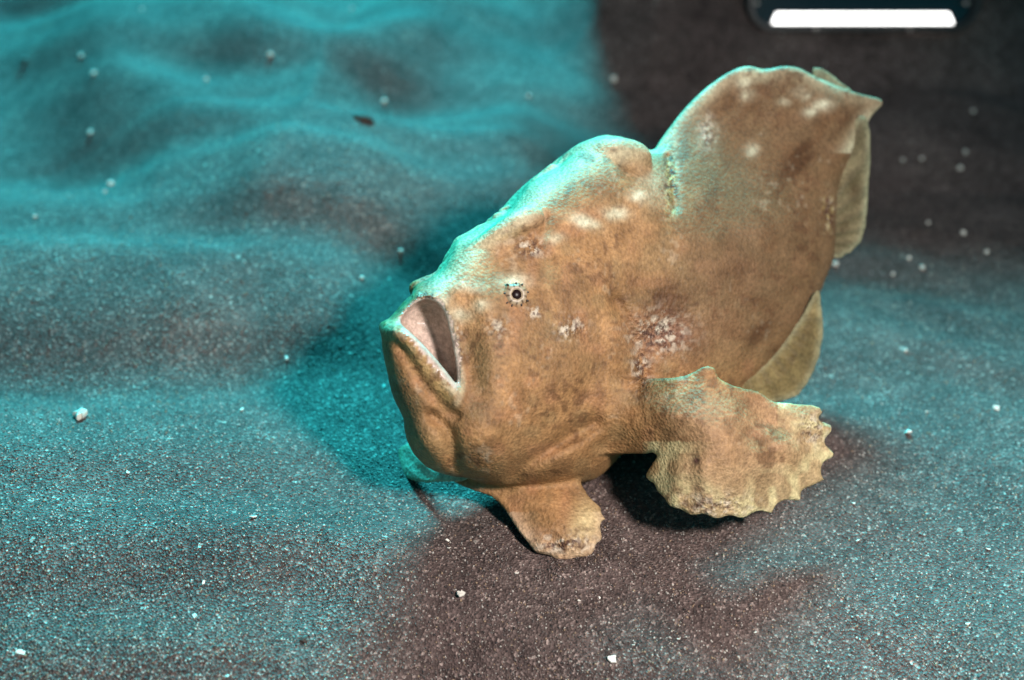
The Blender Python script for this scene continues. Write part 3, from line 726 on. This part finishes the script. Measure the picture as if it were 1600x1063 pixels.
    mesh_obj('post', np.array(V), F, plain('post_rubber', (.010, .018, .024), .6, 0, .2), root)
dive_light()

# ------------------------------------------------------------------ shell chips, grains and debris lying on the sand
import bmesh
def chip(seed, flat, sub=2, jag=.35):
    r = np.random.default_rng(seed); bm = bmesh.new(); bmesh.ops.create_icosphere(bm, subdivisions=sub, radius=1)
    dirs = r.normal(size=(7, 3)); amp = r.uniform(-jag, jag, 7)
    for v in bm.verts:
        n = np.array(v.co); k = 1 + sum(a * max(0, d @ n / np.linalg.norm(d)) ** 2 for a, d in zip(amp, dirs))
        k *= 1 + r.uniform(-.10, .10); v.co = Vector((n[0] * k, n[1] * k * .75, n[2] * k * flat))
    me = bpy.data.meshes.new('chip'); bm.to_mesh(me); bm.free(); return me
def flake(seed, n=9, th=.22, jag=.4):
    """a broken, slightly bent and tilted chip of shell"""
    r = np.random.default_rng(seed); a = np.sort(r.uniform(0, 2 * math.pi, n)); R_ = r.uniform(1 - jag, 1 + jag * .4, n)
    tilt = r.uniform(-.45, .45, 2); bend = r.uniform(.1, .4); bm = bmesh.new(); rings = []
    for sc_, z in ((.82, th), (1, th * .3), (.9, -th * .6)):
        rings.append([bm.verts.new((R_[k] * sc_ * math.cos(a[k]), .72 * R_[k] * sc_ * math.sin(a[k]) , z + bend * (R_[k] * math.cos(a[k])) ** 2 + tilt[0] * R_[k] * math.cos(a[k]) + tilt[1] * R_[k] * math.sin(a[k]) + r.uniform(-.05, .05))) for k in range(n)])
    for p, q in zip(rings[:-1], rings[1:]):
        for k in range(n): bm.faces.new((p[k], p[(k + 1) % n], q[(k + 1) % n], q[k])[::-1])
    for ring, z, up in ((rings[0], th * 1.5, 1), (rings[-1], -th, 0)):
        c = bm.verts.new((r.uniform(-.2, .2), r.uniform(-.2, .2), z))
        for k in range(n): f = (ring[k], ring[(k + 1) % n], c); bm.faces.new(f if up else f[::-1])
    me = bpy.data.meshes.new('chip'); bm.to_mesh(me); bm.free(); return me
M_SHELL = plain('chalky_shell', (.78, .73, .65), .6, 0, .15)
M_DEBRIS = plain('dark_debris', (.045, .025, .018), .8, 0, .4)
CH = [flake(20 + i) for i in range(5)]
for m in CH: m.materials.append(M_SHELL)
RND = [chip(40 + i, .8, 2, .2) for i in range(3)]
for m in RND: m.materials.append(M_SHELL)
def lay(name, me, px, py, r_px, label, cat, group, sink=.25):
    P, t = on_sand(px, py); r = r_px / K * t / D
    o = bpy.data.objects.new(name, me); COL.objects.link(o)
    zb = -min(v.co.z for v in me.vertices) * r
    o.location = (P[0], P[1], float(sand_h(P[0], P[1])) + zb * (1 - sink)); o.scale = (r, r, r); o.rotation_euler = (0, 0, random.uniform(0, 6.28))
    tag(o, label, cat, group); return o
lay('shell_chip', flake(8, 13, .3, .62), 130, 653, 20, 'largest jagged white shell chip lying alone on the teal sand', 'shell chip', None, .1).data.materials.append(M_SHELL)
for i, (x, y, r) in enumerate([(1418, 678, 7), (720, 932, 7.5), (956, 1034, 7), (1335, 789, 4.5), (305, 964, 4.5), (397, 810, 5), (32, 1022, 5.5), (1556, 640, 5), (905, 940, 3), (808, 897, 3), (702, 858, 3), (699, 846, 2.5),
                               (600, 605, 3.5), (447, 562, 4), (378, 642, 4), (318, 912, 3), (1512, 976, 3), (1340, 846, 3), (1448, 645, 3), (1544, 860, 3), (990, 1010, 2.5), (1060, 1000, 2.5), (200, 740, 3.5), (936, 935, 2.5), (1180, 990, 2.5), (355, 1058, 3.5)]):
    lay('shell_chip', CH[i % 5], x, y, r * 1.4, ('chalky white shell chip on the brown shaded sand before the fish' if 640 < x < 1260 else 'chalky white shell chip on the teal sand beside the fan shaped fin' if x > 1260 else 'chalky white shell chip on the teal sand ahead of the gaping mouth'), 'shell chip', 'shell chips strewn on the sand')
for i, (x, y, r) in enumerate([(127, 90, 4.5), (147, 117, 4.5), (422, 88, 4.5), (323, 126, 4), (141, 210, 4), (173, 290, 5.5), (164, 301, 3), (55, 340, 3), (958, 127, 6), (826, 152, 3.5), (600, 161, 4), (222, 16, 3), (550, 15, 3), (626, 395, 3.5), (565, 436, 4), (1520, 176, 4), (1508, 240, 4), (1410, 252, 3.5), (1440, 250, 3.5), (1500, 265, 4), (1505, 366, 4.5), (1541, 396, 4.5), (1440, 420, 4), (1420, 405, 3.5), (1395, 430, 3.5), (1305, 415, 4), (1415, 550, 3.5), (1450, 350, 3.5)]):
    lay('white_grain', RND[i % 3], x, y, r, ('pale round grain on the dark shaded sand behind the tail' if x > 1260 else 'pale round grain on the blurred teal ripples beyond the mouth' if x < 620 else 'pale round grain on the dark bank above the fish back'), 'grain', 'pale grains on the far sand')
DB = [chip(60 + i, .38, 3, .7) for i in range(4)]
for m in DB: m.materials.append(M_DEBRIS)
for i, (x, y, r, lb) in enumerate([(576, 189, 11, 'dark brown debris clump half buried on the far ripple'), (474, 1001, 8, 'small dark brown pebble below the reddish patch of sand'), (38, 97, 10, 'dark debris clump near two pale grains'), (1205, 1023, 4, 'tiny black pebble alone on the brown sand')]):
    lay('debris', DB[i], x, y, r, lb, 'debris', None, .35)

# loose coarse grains: far too many to count
def grains(n=60000):
    r = np.random.default_rng(11); V = []; F = []
    t8 = np.array([(1, 0, 0), (-1, 0, 0), (0, 1, 0), (0, -1, 0), (0, 0, 1), (0, 0, -1)], float)
    f8 = np.array([(0, 2, 4), (2, 1, 4), (1, 3, 4), (3, 0, 4), (2, 0, 5), (1, 2, 5), (3, 1, 5), (0, 3, 5)])
    py_ = 1090 - 900 * r.random(n) ** 1.7; px_ = r.uniform(-60, 1660, n)
    Vt = (531.5 - py_) / K; t = CAM[2] / (sp - cp * Vt / D)
    P = CAM + FWD * t[:, None] + RGT * ((px_ - 800) / K * t / D)[:, None] + UPV * (Vt * t / D)[:, None]
    z = sand_h(P[:, 0], P[:, 1]); s_ = .00042 + .0005 * r.random(n) ** 3
    rot = r.normal(size=(n, 3, 3)); rot, _ = np.linalg.qr(rot)
    q = np.einsum('nij,kj->nki', rot, t8) * (s_[:, None, None] * r.uniform(.6, 1.2, (n, 6, 1)))
    q += np.stack([P[:, 0], P[:, 1], z + s_ * .25], -1)[:, None, :]
    F = (f8[None] + 6 * np.arange(n)[:, None, None]).reshape(-1, 3)
    s = NT('loose_grains'); at = s.attr('grain'); s.link(at.outputs['Color'], s.b.inputs['Base Color']); s.b.inputs['Roughness'].default_value = .35
    o = mesh_obj('sand_grains', q.reshape(-1, 3), F, s.m, None, False)
    pal = np.array([(.10, .08, .075), (.2, .16, .14), (.45, .40, .36), (.30, .2, .13), (.03, .025, .025)])
    c = pal[r.choice(5, n, p=[.34, .27, .13, .10, .16])]; set_attr(o, 'grain', np.repeat(c, 6, 0))
    tag(o, 'loose coarse grains glinting over the dark sand', None, None, 'stuff')
grains()
